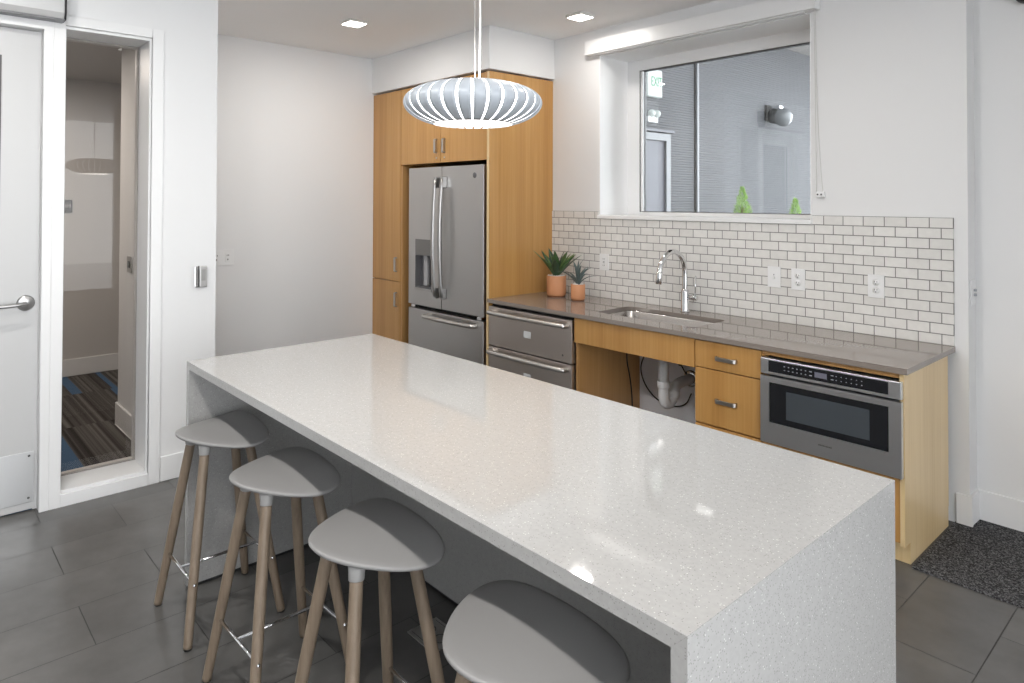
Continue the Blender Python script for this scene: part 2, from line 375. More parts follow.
# wall tiles
struct(MB().box(-3.775, -1.023, 3.858, YW, TOP, 1.436).box(-3.775, -3.302, 3.858, YW, 1.436, 1.488).box(-1.716, -1.023, 3.858, YW, 1.436, 1.488).build('wall_backsplash', M['tile']),
       'pale grey subway tile backsplash behind the counter', 'backsplash')

# glazed side panel (window_1)
w1 = thing('window_1', 'tall narrow glazed side panel in white frame beside the door', 'window', (XA, .855, 0)); struct(w1)
c = MB()
xo = XA+.014
c.box(XA, xo, .600, .650, 0, 2.512).box(XA, xo, 1.058, 1.116, 0, 2.512).box(XA, xo, .650, 1.058, 0, .062).box(XA, xo, .650, 1.058, 2.462, 2.512)
c.build('casing', M['trim'], w1, bevel=.002)
c = MB()
xi, xb = XA-.002, -4.395
c.box(xb, xi, .612, .655, .05, 2.462).box(xb, xi, 1.047, 1.058, .06, 2.462).box(xb, xi, .655, 1.047, .06, .078).box(xb, xi, .655, 1.047, 2.446, 2.462)
# stop bead the glass sits against
c.box(xb, -4.362, .655, .667, .078, 2.446).box(xb, -4.362, 1.035, 1.047, .078, 2.446).box(xb, -4.362, .667, 1.035, .078, .09).box(xb, -4.362, .667, 1.035, 2.434, 2.446)
c.build('frame', M['trim'], w1, bevel=.002)
MB().box(-4.361, -4.355, .656, 1.046, .079, 2.445).build('pane', M['pane2'], w1)

# door (door_1), shut, in the same frame
d1 = thing('door_1', 'white door with a glass lite, lever handle and steel kick plate', 'door', (XA, .10, 0)); struct(d1)
c = MB()
c.box(-4.27, XA+.016, .560, .600, 0, 2.50).box(-4.27, XA+.016, -.44, -.395, 0, 2.50).box(-4.27, XA+.016, -.395, .560, 2.425, 2.50)
c.build('jamb', M['trim'], d1, bevel=.003)
MB().box(-4.27, -4.20, .543, .560, 0, 2.425).box(-4.27, -4.20, -.395, -.378, 0, 2.425).build('stop', M['trim'], d1)
c = MB(); dx0, dx1 = -4.235, -4.19
c.box(dx0, dx1, .392, .556, .008, 2.42).box(dx0, dx1, -.39, -.22, .008, 2.42).box(dx0, dx1, -.22, .392, .008, .95).box(dx0, dx1, -.22, .392, 2.27, 2.42)
c.build('door_leaf', M['doorp'], d1, bevel=.0015)
MB().box(-4.216, -4.209, -.22, .392, .95, 2.27).build('lite', M['pane2'], d1)
c = MB().box(-4.192, -4.182, .378, .392, .94, 2.28).box(-4.192, -4.182, -.22, -.206, .94, 2.28).box(-4.192, -4.182, -.206, .378, 2.266, 2.28).box(-4.192, -4.182, -.206, .378, .94, .954).build('lite_bead', M['slot'], d1)
k = MB().box(-4.19, -4.186, -.37, .545, .045, .297).build('kick_plate', steel('kick_steel', (.76, .76, .76), .34, 1), d1, bevel=.001)
sc_ = MB()
for y in (.525,):
    for z in (.066, .276): sc_.lathe([(0, .0025), (.004, .002), (.006, 0)], 10, (-4.186, y, z), Matrix.Rotation(PI/2, 3, 'Y'))
sc_.build('screws', M['slot'], k)
h = MB(); RY = Matrix.Rotation(PI/2, 3, 'Y')
h.lathe([(0, .009), (.033, .009), (.038, .005), (.039, 0)], 28, (-4.19, .503, 1.045), RY)
hr = h.build('handle_rose', M['handle'], d1)
MB().tube(smooth_path([(-4.18, .497, 1.045), (-4.14, .497, 1.045), (-4.128, .48, 1.045), (-4.125, .44, 1.043), (-4.125, .36, 1.041)], 6), .0095, 12).build('lever', M['handle'], hr)
# powered door operator above the door
op = thing('door_operator', 'grey automatic door operator box mounted above the white door', 'door operator', (XA, .10, 2.48))
MB().prism([(XA, 2.475), (XA, 2.66), (-4.055, 2.66), (-4.045, 2.645), (-4.045, 2.505), (-4.06, 2.476)], 1, -.42, .632).build('cover', M['opsteel'], op, bevel=.004)
MB().box(-4.13, -4.052, -.42, .633, 2.467, 2.475).build('underside', M['opdark'], op)
MB().prism([(XA, 2.470), (XA, 2.665), (-4.05, 2.665), (-4.038, 2.645), (-4.038, 2.505), (-4.055, 2.470)], 1, .633, .640).build('end_cap', M['black'], op, bevel=.003)

# kitchen window (window_2)
w2 = thing('window_2', 'wide kitchen window over the sink in a deep white reveal', 'window', ((OX0+OX1)/2, GY, OZ0)); struct(w2)
c = MB()
c.box(OX0, -3.170, GY, GY+.06, OZ0, OZ1).box(-1.855, OX1, GY, GY+.06, OZ0, OZ1).box(-3.170, -1.855, GY, GY+.06, OZ0, 1.484).box(-3.170, -1.855, GY, GY+.06, 2.556, OZ1)
c.build('frame', M['trim'], w2, bevel=.002)
MB().box(-3.150, -3.148, GY+.026, GY+.05, 1.489, 2.549).box(-3.1735, -3.170, GY-.001, GY+.02, 1.484, 2.556).box(-1.865, -1.855, GY+.012, GY+.05, 1.484, 2.556).box(-3.16, -1.865, GY+.012, GY+.05, 2.549, 2.556).box(-3.16, -1.865, GY+.012, GY+.05, 1.484, 1.489).build('gasket', M['slot'], w2)
MB().box(-3.170, -3.150, GY+.008, GY+.05, 1.489, 2.549).build('sash', M['reveal'], w2)
MB().box(-3.161, -1.864, GY+.03, GY+.036, 1.488, 2.550).build('pane', M['pane'], w2)
MB().box(OX0-.009, OX1+.009, 3.845, GY, 1.436, 1.462).build('sill', M['trim'], w2, bevel=.003)
MB().box(OX0, OX0+.004, YW-.003, GY, 1.462, OZ1).box(OX1-.004, OX1, YW-.003, GY, 1.462, OZ1).box(OX0+.004, OX1-.004, YW-.003, GY, OZ1-.004, OZ1).build('reveal', M['reveal'], w2)

# roller blind cassette over the window
rb = thing('roller_blind', 'white roller blind cassette fixed above the kitchen window', 'blind', (-2.53, YW, 2.65))
MB().box(-3.385, -1.672, 3.800, YW, 2.648, 2.752).build('cassette', M['white'], rb, bevel=.003)
MB().box(-3.28, -1.74, 3.815, 3.855, 2.640, 2.648).build('bottom_rail', M['white'], rb, bevel=.002)
ch = MB().tube(smooth_path([(-1.690, 3.83, 2.66), (-1.690, 3.842, 2.2), (-1.688, 3.85, 1.62)], 8), .0022, 6)
ch.tube(smooth_path([(-1.682, 3.828, 2.66), (-1.678, 3.84, 2.1), (-1.660, 3.846, 1.72), (-1.653, 3.85, 1.63)], 8), .0022, 6)
ch.tube(smooth_path([(-1.688, 3.85, 1.62), (-1.672, 3.85, 1.603), (-1.653, 3.85, 1.63)], 6), .0022, 6)
ch.build('chain', pbr('bead_chain', (.6, .6, .58), .4), rb)
t_ = MB().box(-1.692, -1.645, 3.844, YW, 1.588, 1.622).build('chain_holder', M['white'], rb, bevel=.006)
MB().sphere((-1.680, 3.843, 1.606), .005).sphere((-1.660, 3.843, 1.606), .005).build('screws', M['slot'], t_)

# ------------------------------------------------------------------ outside the window
XS = -3.35
s = MB()
nz = 150; z0, z1 = 0.0, 3.17; y0, y1 = 4.28, 10.5
prof = []
step = (z1-z0)/nz
for i in range(nz):
    z = z0+i*step
    prof += [(XS+.003, z+.001), (XS+.003, z+step*.62), (XS-.001, z+step*.76), (XS-.001, z+step*.94)]
prof = [(XS-.1, z0)]+prof+[(XS-.1, z1)]
s.prism(prof, 1, y0, y1)
struct(s.build('wall_outside', M['siding']), 'grey ribbed siding wall seen through the kitchen window', 'wall')
struct(MB().box(-3.45, -2.45, 4.28, 9.6, 3.17, 3.3).build('ceiling_outside', M['soffit']))
struct(MB().box(-5, 4, 4.27, 12, -.1, 0).build('ground_outside', M['pave']))
struct(MB().box(XS, XS+.012, 5.198, 5.206, 0, 3.17).build('trim_3', M['dark']))
struct(MB().box(XS, XS+.03, 5.206, 5.236, 0, 3.17).build('trim_2', M['exttrim'], bevel=.003), 'pale upright trim strip on the siding outside', 'trim')
d2 = thing('door_2', 'grey outside door left of the siding seen through the window', 'door', (XS, 4.45, 0)); struct(d2)
MB().box(XS, XS+.03, 4.26, 4.72, 0, 2.06).build('door_leaf', M['extdark'], d2, bevel=.002)
MB().box(XS, XS+.05, 4.72, 4.78, 0, 2.12).box(XS, XS+.05, 4.26, 4.72, 2.06, 2.12).build('door_frame', M['exttrim'], d2, bevel=.003)
MB().box(XS, XS+.06, 4.26, 4.82, 2.13, 2.15).build('drip_cap', M['extdark'], d2)
ex = thing('exit_sign', 'lit white exit sign with green letters above the outside door', 'sign', (XS+.01, 4.60, 2.50))
MB().box(XS+.008, XS+.05, 4.465, 4.665, 2.410, 2.635).build('housing', M['exitlit'], ex, bevel=.012)
text('lettering', 'EXIT', .098, M['exitgreen'], (XS+.052, 4.578, 2.53), (PI/2, 0, PI/2), ex, .001).scale = (.72, 1.15, 1)
el = thing('emergency_light', 'small white emergency light fixed below the exit sign', 'lamp', (XS+.01, 4.54, 2.25))
MB().box(XS+.006, XS+.06, 4.46, 4.59, 2.20, 2.25).build('body', M['white'], el, bevel=.006)
MB().sphere((XS+.06, 4.50, 2.27), .032).sphere((XS+.06, 4.57, 2.27), .032).build('lamp_head', M['exitlit'], el)
wl = thing('wall_lamp', 'dark jar wall lamp on the siding outside the window', 'lamp', (XS+.01, 6.53, 2.44))
MB().box(XS+.005, XS+.035, 6.45, 6.60, 2.37, 2.53).build('back_plate', M['dark'], wl, bevel=.006)
MB().box(XS+.03, XS+.14, 6.50, 6.57, 2.485, 2.52).build('arm', M['chrome'], wl, bevel=.006)
RT = Matrix.Rotation(math.radians(104), 3, 'Y')
MB().lathe([(0, 0), (.072, 0), (.080, .015), (.080, .075), (.07, .08)], 24, (XS+.04, 6.53, 2.43), RT).build('socket_body', M['black'], wl)
MB().lathe([(.078, .075), (.088, .105), (.09, .135), (.078, .175), (.045, .2), (0, .207)], 24, (XS+.04, 6.53, 2.43), RT).build('globe', M['lampglass'], wl)
def conifer(name, label, x, y, h, r, seed):
    rnd = random.Random(seed)
    t = thing(name, label, 'shrub', (x, y, 0), 'small conifers outside the window')
    MB().lathe([(0, 0), (.15, 0), (.19, .36), (.20, .38), (.18, .38), (.17, .34), (0, .34)], 24, (x, y, 0)).build('planter', M['slot'], t)
    MB().tube([(x, y, .34), (x, y, h*.9)], .018, 8).build('trunk', M['bark'], t)
    f = MB()
    for i in range(4200):
        u = rnd.random(); z = .44+(h-.44)*u
        rad = r*(1-u)**.8*math.sqrt(rnd.uniform(.15, 1)); a = rnd.uniform(0, 2*PI)
        base = Vector((x+rad*.75*math.cos(a), y+rad*.75*math.sin(a), z-.02))
        d = Vector((math.cos(a)*.8+rnd.uniform(-.3, .3), math.sin(a)*.8+rnd.uniform(-.3, .3), 1.1)).normalized()
        L = rnd.uniform(.05, .11)*(1.12-.85*u); sd = d.cross(Vector((rnd.uniform(-1, 1), rnd.uniform(-1, 1), .3))).normalized()*L*.075
        nn = d.cross(sd).normalized()*L*.05
        v = [f.bm.verts.new(p) for p in (base, base+d*L*.45+sd+nn, base+d*L, base+d*L*.45-sd+nn)]
        f.bm.faces.new(v)
    f.build('foliage', M['conifer'], t, weld=False)
conifer('conifer_shrub', 'taller small conifer outside the window, above the faucet', -2.77, 4.98, 1.69, .34, 3)
conifer('conifer_shrub', 'shorter small conifer outside the window by its right edge', -2.285, 4.86, 1.60, .27, 5)

# ------------------------------------------------------------------ hall things
hs = thing('room_sign', 'dark room sign on the hall wall behind the glass', 'sign', (-7.128, 1.11, 1.5))
MB().box(-7.13, -7.122, 1.035, 1.187, 1.445, 1.562).build('plate', M['sign'], hs, bevel=.002)
text('lettering', 'ROOM', .046, M['signw'], (-7.121, 1.108, 1.507), (PI/2, 0, PI/2), hs, .0005)
hw = thing('wall_switch', 'dark wall switch seen behind the glass side panel', 'switch', (-5.10, 1.183, 1.13))
MB().box(-5.155, -5.045, 1.176, 1.1845, 1.078, 1.186).build('plate', M['plate'], hw, bevel=.002)
MB().box(-5.120, -5.080, 1.170, 1.177, 1.11, 1.155).build('rocker', M['slot'], hw, bevel=.002)

# ------------------------------------------------------------------ island
IX0, IX1, IY0, IY1, IZ, TH = -2.9535, -.5896, .8957, 1.7585, .910, .030
isl = thing('kitchen_island', 'large white quartz waterfall island in the middle of the kitchen', 'island', ((IX0+IX1)/2, (IY0+IY1)/2, 0))
MB().prism([(IX0, IZ), (IX1, IZ), (IX1-TH, IZ-TH), (IX0+TH, IZ-TH)], 1, IY0, IY1).build('worktop', M['quartz'], isl)
MB().prism([(IX0, IZ-.0002), (IX0+TH, IZ-TH-.0002), (IX0+TH, .012), (IX0, .012)], 1, IY0, IY1).build('end_panel', M['quartz'], isl)
MB().prism([(IX1, IZ-.0002), (IX1-TH, IZ-TH-.0002), (IX1-TH, .012), (IX1, .012)], 1, IY0, IY1).build('end_panel', M['quartz'], isl)
MB().box(IX0+TH+.001, IX1-TH-.001, 1.632, IY1-.02, 0.012, IZ-TH-.001).build('back_panel', M['quartz'], isl)
pl = MB().box(IX0+.003, IX0+TH-.003, IY0+.005, IY1-.004, 0, .012).box(IX1-TH+.003, IX1-.003, IY0+.005, IY1-.004, 0, .012).box(IX0+TH, IX1-TH, 1.636, IY1-.03, 0, .012)
pl.build('plinth', M['black'], isl)

# floor outlet under the island
fo = thing('floor_outlet', 'steel floor outlet plate on the tiles under the island', 'outlet', (-2.02, 1.465, 0))
fr_ = MB().box(-2.10, -1.94, 1.40, 1.53, 0, .005).build('plate', M['plate'], fo, bevel=.0015)
MB().lathe([(.026, .005), (.026, .0065), (.021, .0065), (.021, .005)], 24, (-2.055, 1.465, 0)).lathe([(.026, .005), (.026, .0065), (.021, .0065), (.021, .005)], 24, (-1.985, 1.465, 0)).box(-2.085, -1.955, 1.412, 1.4145, .005, .0058).box(-2.085, -1.955, 1.5155, 1.518, .005, .0058).build('outlet_covers', M['slot'], fo)

# ------------------------------------------------------------------ stools
half = [(0, .14), (.08, .14), (.14, .138), (.185, .128), (.212, .106), (.220, .078), (.214, .04), (.194, -.005), (.164, -.05), (.125, -.095), (.083, -.13), (.041, -.150), (0, -.156)]
half = [(x*.972, y*.972) for x, y in half]
outl = half+[(-x, y) for x, y in reversed(half[1:-1])]
def seat_mesh(cx, cy, zc):
    b = MB(); n = len(outl); per = smooth_path([(x, y, 0) for x, y in outl]+[(outl[0][0], outl[0][1], 0)], 4)[:-1]; n = len(per)
    def zz(x, y): return zc-.70*x*x+.05*y+.42*(y+.01)**2
    lay = []
    for f, dz, th in ((.0, 0, 0), (.3, 0, 0), (.6, 0, 0), (.85, 0, 0), (.965, 0, 0), (.99, -.0015, 0), (1.0, -.005, 0), (.995, -.009, 0), (.975, -.0125, 0), (.92, -.015, 0), (.75, -.020, 0), (.4, -.028, 0), (0, -.03, 0)):
        if f == 0: lay.append([b.bm.verts.new((cx, cy, zz(0, 0)+dz))])
        else: lay.append([b.bm.verts.new((cx+p.x*f, cy+p.y*f, zz(p.x*f, p.y*f)+dz)) for p in per])
    for A, B in zip(lay, lay[1:]):
        for k in range(n):
            k2 = (k+1) % n
            if len(A) == 1: fc = b.bm.faces.new((A[0], B[k], B[k2]))
            elif len(B) == 1: fc = b.bm.faces.new((A[k], B[0], A[k2]))
            else: fc = b.bm.faces.new((A[k], B[k], B[k2], A[k2]))
            fc.smooth = True
    return b
SY = .947; SX = [-2.724, -2.166, -1.607, -1.018]; SR_ = [0, 1, -1, 2]
LBL = ['grey seat bar stool farthest from the camera, beside the glass panel end of the island',
       'second grey bar stool, between the farthest stool and the one beside the floor outlet',
       'third grey bar stool, just behind the nearest cropped stool',
       'nearest grey bar stool, cut off by the bottom of the picture']
def make_stool():
    cx = SX[0]; t = thing('bar_stool', LBL[0], 'stool', (cx, SY, 0), 'bar stools along the island')
    seat_mesh(cx-.006, SY, .690).build('seat', M['seat'], t)
    ends = {}
    for sx in (-1, 1):
        for sy in (-1, 1):
            top = Vector((cx+.012+sx*.072, SY+sy*.078, .667)); foot = Vector((cx+.016+sx*.179, SY+sy*.168, .006))
            mid = top.lerp(foot, .45)
            d = (foot-top).normalized()
            lg = MB().tube([top+d*.036, top+d*.05, mid, foot-d*.01, foot], .017, 20, rs=[.0165, .0168, .0175, .0148, .0142]).build('leg', M['oak'], t)
            MB().tube([top+d*.001, top+d*.024, top+d*.040, top+d*.042], .02, 20, rs=[.0235, .0205, .0195, .0185]).build('socket', M['socket'], lg)
            MB().tube([foot-d*.001, foot+Vector((0, 0, -.0055))], .011, 14).build('foot_pad', M['rubber'], lg)
            ends[sx, sy] = (top, foot)
    def at(sx, sy, z):
        a, b = ends[sx, sy]; k = (a.z-z)/(a.z-b.z); return a.lerp(b, k)
    zr = .205
    for sy in (-1, 1):
        p, q = at(-1, sy, zr), at(1, sy, zr)
        MB().tube([p, q], .0055, 12).build('footrest_bar', M['chrome'], t)
        sg = MB()
        for s_ in (1,):
            e = at(s_, sy, zr-.0); sg.lathe([(0, .004), (.004, .003), (.006, 0)], 10, (e.x+.016, e.y, e.z), RY)
        sg.build('bolt', M['chrome'], t)
    a, b = (at(-1, -1, zr)+at(1, -1, zr))/2, (at(-1, 1, zr)+at(1, 1, zr))/2
    MB().tube([a, b], .0055, 12).build('cross_bar', M['chrome'], t)
    return t
st0 = make_stool()
for i in range(1, 4):
    o = copy_tree(st0); o.location.x = SX[i]; o.rotation_euler.z = math.radians(SR_[i]); o['label'] = LBL[i]

# ------------------------------------------------------------------ pendant
PX, PY, PZ = -1.651, 1.335, 1.870
pd = thing('pendant_lamp', 'white slatted oval pendant lamp hanging over the island', 'lamp', (PX, PY, PZ))
prof = []
for i in range(25):
    a = math.radians(62-(62+59)*i/24)
    prof.append((.2155*math.cos(a)**.82, .067*math.sin(a) if a > 0 else .077*math.sin(a)))
NS = 30
first = None
def slat_mesh():
    b = MB(); cols = 4; L = []
    for off in (0, -.0025):
        g = []
        for r, z in prof:
            r2 = r+off; hw_ = math.radians(4.85)
            g.append([b.bm.verts.new((r2*math.cos(-hw_+2*hw_*k/cols), r2*math.sin(-hw_+2*hw_*k/cols), z+off*.3)) for k in range(cols+1)])
        L.append(g)
    A, B = L; n = len(prof)
    for i in range(n-1):
        for k in range(cols):
            f = b.bm.faces.new((A[i][k], A[i][k+1], A[i+1][k+1], A[i+1][k])); f.smooth = True
            f = b.bm.faces.new((B[i][k], B[i+1][k], B[i+1][k+1], B[i][k+1])); f.smooth = True
        b.bm.faces.new((A[i][0], A[i+1][0], B[i+1][0], B[i][0])); b.bm.faces.new((A[i][cols], B[i][cols], B[i+1][cols], A[i+1][cols]))
    for i in (0, n-1):
        for k in range(cols): b.bm.faces.new((A[i][k], B[i][k], B[i][k+1], A[i][k+1]))
    bmesh.ops.translate(b.bm, verts=b.bm.verts, vec=(PX, PY, PZ))
    return b
sl = slat_mesh().build('slat', M['petal'], pd); sl.rotation_euler = (0, 0, math.radians(2.5))
for k in range(1, NS):
    c_ = sl.copy(); COL.objects.link(c_); c_.parent = pd; c_.rotation_euler = (0, 0, 2*PI*k/NS+math.radians(2.5))
MB().lathe([(max(0, r-.010)*.985, z*.93) for r, z in prof]+[(0, prof[-1][1]*.93)], 60, (PX, PY, PZ)).build('diffuser', M['glow'], pd)
MB().lathe([(.03, .061), (.104, .0605), (.104, .0565), (.03, .057)], 40, (PX, PY, PZ)).build('top_ring', M['white'], pd)
MB().tube(smooth_path([(PX+.018, PY+.010, PZ+.055), (PX+.020, PY+.011, PZ+.3), (PX+.014, PY+.008, PZ+.6), (PX, PY, ZC)], 6), .0028, 8).build('cord', M['cord'], pd)
MB().tube([(PX+.004, PY+.004, PZ+.055), (PX-.002, PY, ZC)], .0011, 6).build('suspension_wire', M['wire'], pd)
MB().lathe([(0, ZC-.03), (.055, ZC-.03), (.06, ZC-.02), (.06, ZC)], 28, (PX, PY, 0)).build('canopy', M['white'], pd)

# ------------------------------------------------------------------ ceiling lights
def downlight(x, y, label):
    t = thing('ceiling_downlight', label, 'lamp', (x, y, ZC), 'square ceiling lights')
    s_ = .072
    MB().box(x-s_, x+s_, y-s_, y+s_, ZC-.020, ZC).build('housing', M['dlframe'], t, bevel=.004)
    MB().box(x-s_+.01, x+s_-.01, y-s_+.01, y+s_-.01, ZC-.0245, ZC-.0195).build('diffuser', M['dlglow'], t, bevel=.002)
downlight(-4.34, 2.42, 'square ceiling light over the nook left of the tall cabinets')
downlight(-3.13, 3.47, 'square ceiling light close to the blind cassette')

# ------------------------------------------------------------------ cabinets
DT = .019
def bar_pull(parent, p, L, axis, mtl):
    """flat arched pull, on the face at Y=YF, projecting towards -Y"""
    x, y, z = p; b = MB(); hw_ = .0105
    pts = [(-L/2, 0), (-L/2, -.018), (-L/2+.008, -.026), (L/2-.008, -.026), (L/2, -.018), (L/2, 0), (L/2-.010, 0), (L/2-.010, -.014), (L/2-.014, -.018), (-L/2+.014, -.018), (-L/2+.010, -.014), (-L/2+.010, 0)]
    if axis == 'z': b.prism([(y+q, z+p_) for p_, q in pts], 0, x-hw_, x+hw_)
    else: b.prism([(x+p_, y+q) for p_, q in pts], 2, z-hw_, z+hw_)
    return b.build('handle', mtl, parent, bevel=.002)
pc = thing('pantry_cabinet', 'tall narrow maple pantry cabinet against the nook wall', 'cabinet', (-5.16, 3.5, 0))
MB().box(-5.389, -4.937, YF+DT+.002, YW-.03, .10, 2.512).box(-5.389, -4.937, YF+.07, YW-.03, 0, .10).build('body', M['maple'], pc)
u_ = MB().box(-5.387, -4.939, YF, YF+DT, .875, 2.508).build('door', M['maple'], pc, bevel=.001)
bar_pull(u_, (-4.996, YF, 1.017), .125, 'z', M['nickel'])
l_ = MB().box(-5.387, -4.939, YF, YF+DT, .105, .868).build('door', M['maple'], pc, bevel=.001)
bar_pull(l_, (-4.994, YF, .718), .125, 'z', M['nickel'])
# panels around the fridge bay and cabinet above it
fp = thing('refrigerator_side_panel', 'tall maple end panel between refrigerator and counter', 'panel', (-3.786, 3.5, 0))
MB().box(-3.800, -3.776, YF, YW-.001, .0, 2.512).build('board', M['maple'], fp)
MB().box(-3.8005, -3.7755, YF-.0008, YF, .0, 2.512).build('edge_band', M['maplelight'], fp)
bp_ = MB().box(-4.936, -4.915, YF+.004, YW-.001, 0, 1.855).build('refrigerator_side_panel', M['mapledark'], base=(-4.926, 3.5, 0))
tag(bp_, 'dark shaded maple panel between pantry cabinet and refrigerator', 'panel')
oc = thing('overhead_cabinet', 'maple two door cabinet above the refrigerator', 'cabinet', (-4.37, 3.5, 1.865))
MB().box(-4.935, -3.802, YF+DT+.002, YW-.03, 1.872, 2.512).build('body', M['maple'], oc)
a_ = MB().box(-4.933, -4.377, YF, YF+DT, 1.866, 2.508).build('door', M['maple'], oc, bevel=.001)
bar_pull(a_, (-4.424, YF, 2.0), .115, 'z', M['nickel'])
b_ = MB().box(-4.371, -3.804, YF, YF+DT, 1.866, 2.508).build('door', M['maple'], oc, bevel=.001)
bar_pull(b_, (-4.318, YF, 1.998), .115, 'z', M['nickel'])
lk = MB()
for d_, x in ((a_, -4.424), (b_, -4.318)):
    MB().lathe([(0, .003), (.007, .003), (.008, 0)], 14, (x, YF, 1.905), Matrix.Rotation(PI/2, 3, 'X')).build('lock', M['nickel'], d_)

# ------------------------------------------------------------------ refrigerator
fg = thing('refrigerator', 'stainless french door refrigerator with water dispenser', 'refrigerator', (-4.31, 3.5, 0))
RX0, RX1, RS, FY, FB = -4.803, -3.831, -4.345, 3.200, 3.262
MB().box(RX0+.006, RX1-.006, FB+.004, YW-.02, .03, 1.815).build('body', M['dark'], fg)
ld = MB(); a0, a1, b0, b1 = -4.708, -4.478, .852, 1.250
ld.box(RX0, a0, FY, FB, .712, 1.833).box(a1, RS-.003, FY, FB, .712, 1.833).box(a0, a1, FY, FB, .712, b0).box(a0, a1, FY, FB, b1, 1.833)
ld = ld.build('door', M['steelv'], fg)
rd = MB().box(RS+.003, RX1, FY, FB, .712, 1.833).build('door', M['steelv'], fg, bevel=.004)
dz = MB().box(RX0, RX1, FY, FB, .055, .680).build('freezer_drawer', M['steelv'], fg, bevel=.004)
ds = MB().box(a0, a1, FB-.004, FB, b0, b1).box(a0, a0+.004, FY+.001, FB, b0, 1.115).box(a1-.004, a1, FY+.001, FB, b0, 1.115).box(a0, a1, FY+.001, FB, b0, b0+.006)
ds = ds.build('dispenser', pbr('dispenser_recess', (.22, .22, .23), .35, .5), ld)
MB().box(a0+.003, a1-.003, FY-.002, FY+.02, 1.118, b1).build('control_panel', pbr('dispenser_panel', (.20, .195, .19), .3, .4), ld, bevel=.002)
MB().box(a0-.004, a1+.004, FY-.006, FY+.004, b0-.020, b0).build('drip_tray', M['steel'], ld, bevel=.002)
MB().box(a0+.09, a0+.14, FY+.02, FY+.05, b0+.02, 1.118).build('paddle', pbr('paddle_grey', (.42, .42, .43), .3), ld, bevel=.006)
MB().box(RX0+.03, RX0+.08, FY+.006, FB, .684, .708).box(RX1-.08, RX1-.03, FY+.006, FB, .684, .708).build('hinge', M['chrome'], fg, bevel=.004)
def fridge_handle(par, x):
    pts = []
    for i in range(17):
        t = i/16; z = .812+(1.735-.812)*t; bow = math.sin(PI*t)**.75
        pts.append((x, FY-.040-.026*bow, z))
    b = MB(); w_ = .0185; th = .012; n = len(pts); R_ = []
    for (xx, yy, z) in pts: R_.append([b.bm.verts.new(q) for q in ((xx-w_, yy, z), (xx-w_*.55, yy-th, z), (xx+w_*.55, yy-th, z), (xx+w_, yy, z), (xx+w_*.6, yy+th*.6, z), (xx-w_*.6, yy+th*.6, z))])
    for A, B in zip(R_, R_[1:]):
        for k in range(6): f = b.bm.faces.new((A[k], A[(k+1) % 6], B[(k+1) % 6], B[k])); f.smooth = True
    b.bm.faces.new(R_[0]); b.bm.faces.new(list(reversed(R_[-1])))
    hd = b.build('handle', M['handle'], par)
    for zb0, zb1 in ((1.665, 1.750), (.797, .882)):
        MB().box(x-.014, x+.014, FY-.046, FY, zb0, zb1).build('handle_bracket', M['handle'], hd, bevel=.005)
        MB().box(x-.0148, x-.008, FY-.040, FY-.012, zb0+.007, zb1-.007).build('bracket_cap', M['black'], hd)
fridge_handle(ld, -4.376); fridge_handle(rd, -4.288)
fh = MB().tube(smooth_path([(-4.53, FY, .640), (-4.525, FY-.03, .640), (-4.50, FY-.044, .640), (-4.2, FY-.056, .640), (-3.95, FY-.044, .640), (-3.915, FY-.03, .640), (-3.91, FY, .640)], 6), .0165, 16)
fh.build('handle', M['handleh'], dz)
MB().lathe([(0, .0025), (.020, .0025), (.022, 0)], 24, (-3.935, FY, 1.755), Matrix.Rotation(PI/2, 3, 'X')).build('badge', pbr('badge_grey', (.16, .16, .165), .35, .6), rd)

# ------------------------------------------------------------------ lower run, left to right
# double drawer appliance
wd = thing('drawer_appliance', 'stainless two drawer appliance under the counter beside the refrigerator', 'appliance', (-3.35, 3.5, 0))
MB().box(-3.773, -2.945, 3.24, YW-.02, .10, .822).box(-3.773, -2.945, 3.29, YW-.02, 0, .10).build('body', M['dark'], wd)
for z0_, z1_, zb, lab in ((.530, .806, .770, 1), (.245, .522, .490, 0)):
    dw = MB().box(-3.765, -2.952, 3.196, 3.238, z0_, z1_).build('drawer', M['warmsteel'], wd, bevel=.004)
    MB().tube(smooth_path([(-3.720, 3.196, zb), (-3.716, 3.168, zb), (-3.69, 3.152, zb), (-3.36, 3.143, zb), (-3.02, 3.152, zb), (-2.995, 3.168, zb), (-2.99, 3.196, zb)], 6), .0165, 16).build('handle', M['handleh'], dw)
    MB().box(-3.395, -3.325, 3.1945, 3.196, z0_+.105, z0_+.150).build('sticker', M['white'], dw)
    if lab: MB().lathe([(0, .002), (.006, .002), (.007, 0)], 12, (-3.03, 3.196, z0_+.045), Matrix.Rotation(PI/2, 3, 'X')).build('lock', M['slot'], dw)
# sink front with open knee space
sk = thing('sink_cabinet', 'maple sink front with open knee space beneath', 'cabinet', (-2.5, 3.5, 0))
MB().box(-2.938, -2.066, YF, YF+DT, .672, .826).build('apron', M['maple'], sk, bevel=.001)
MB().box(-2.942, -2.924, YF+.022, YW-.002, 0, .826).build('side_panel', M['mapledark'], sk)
kn = MB().box(-2.924, -2.066, YW-.006, YW-.001, 0, .82).build('back_board', M['knee'], sk)
# drawer base
db = thing('drawer_cabinet', 'maple drawer cabinet between the knee space and the microwave', 'cabinet', (-1.87, 3.5, 0))
MB().box(-2.064, -1.680, YF+DT+.002, YW-.002, .10, .826).box(-2.064, -1.680, YF+.07, YW-.002, 0, .10).build('body', M['maple'], db)
for z0_, z1_, zh in ((.684, .824, .746), (.390, .678, .525), (.105, .380, .30)):
    q = MB().box(-2.060, -1.684, YF, YF+DT, z0_, z1_).build('drawer', M['maple'], db, bevel=.001)
    bar_pull(q, (-1.872, YF, zh), .118, 'x', M['nickel'])
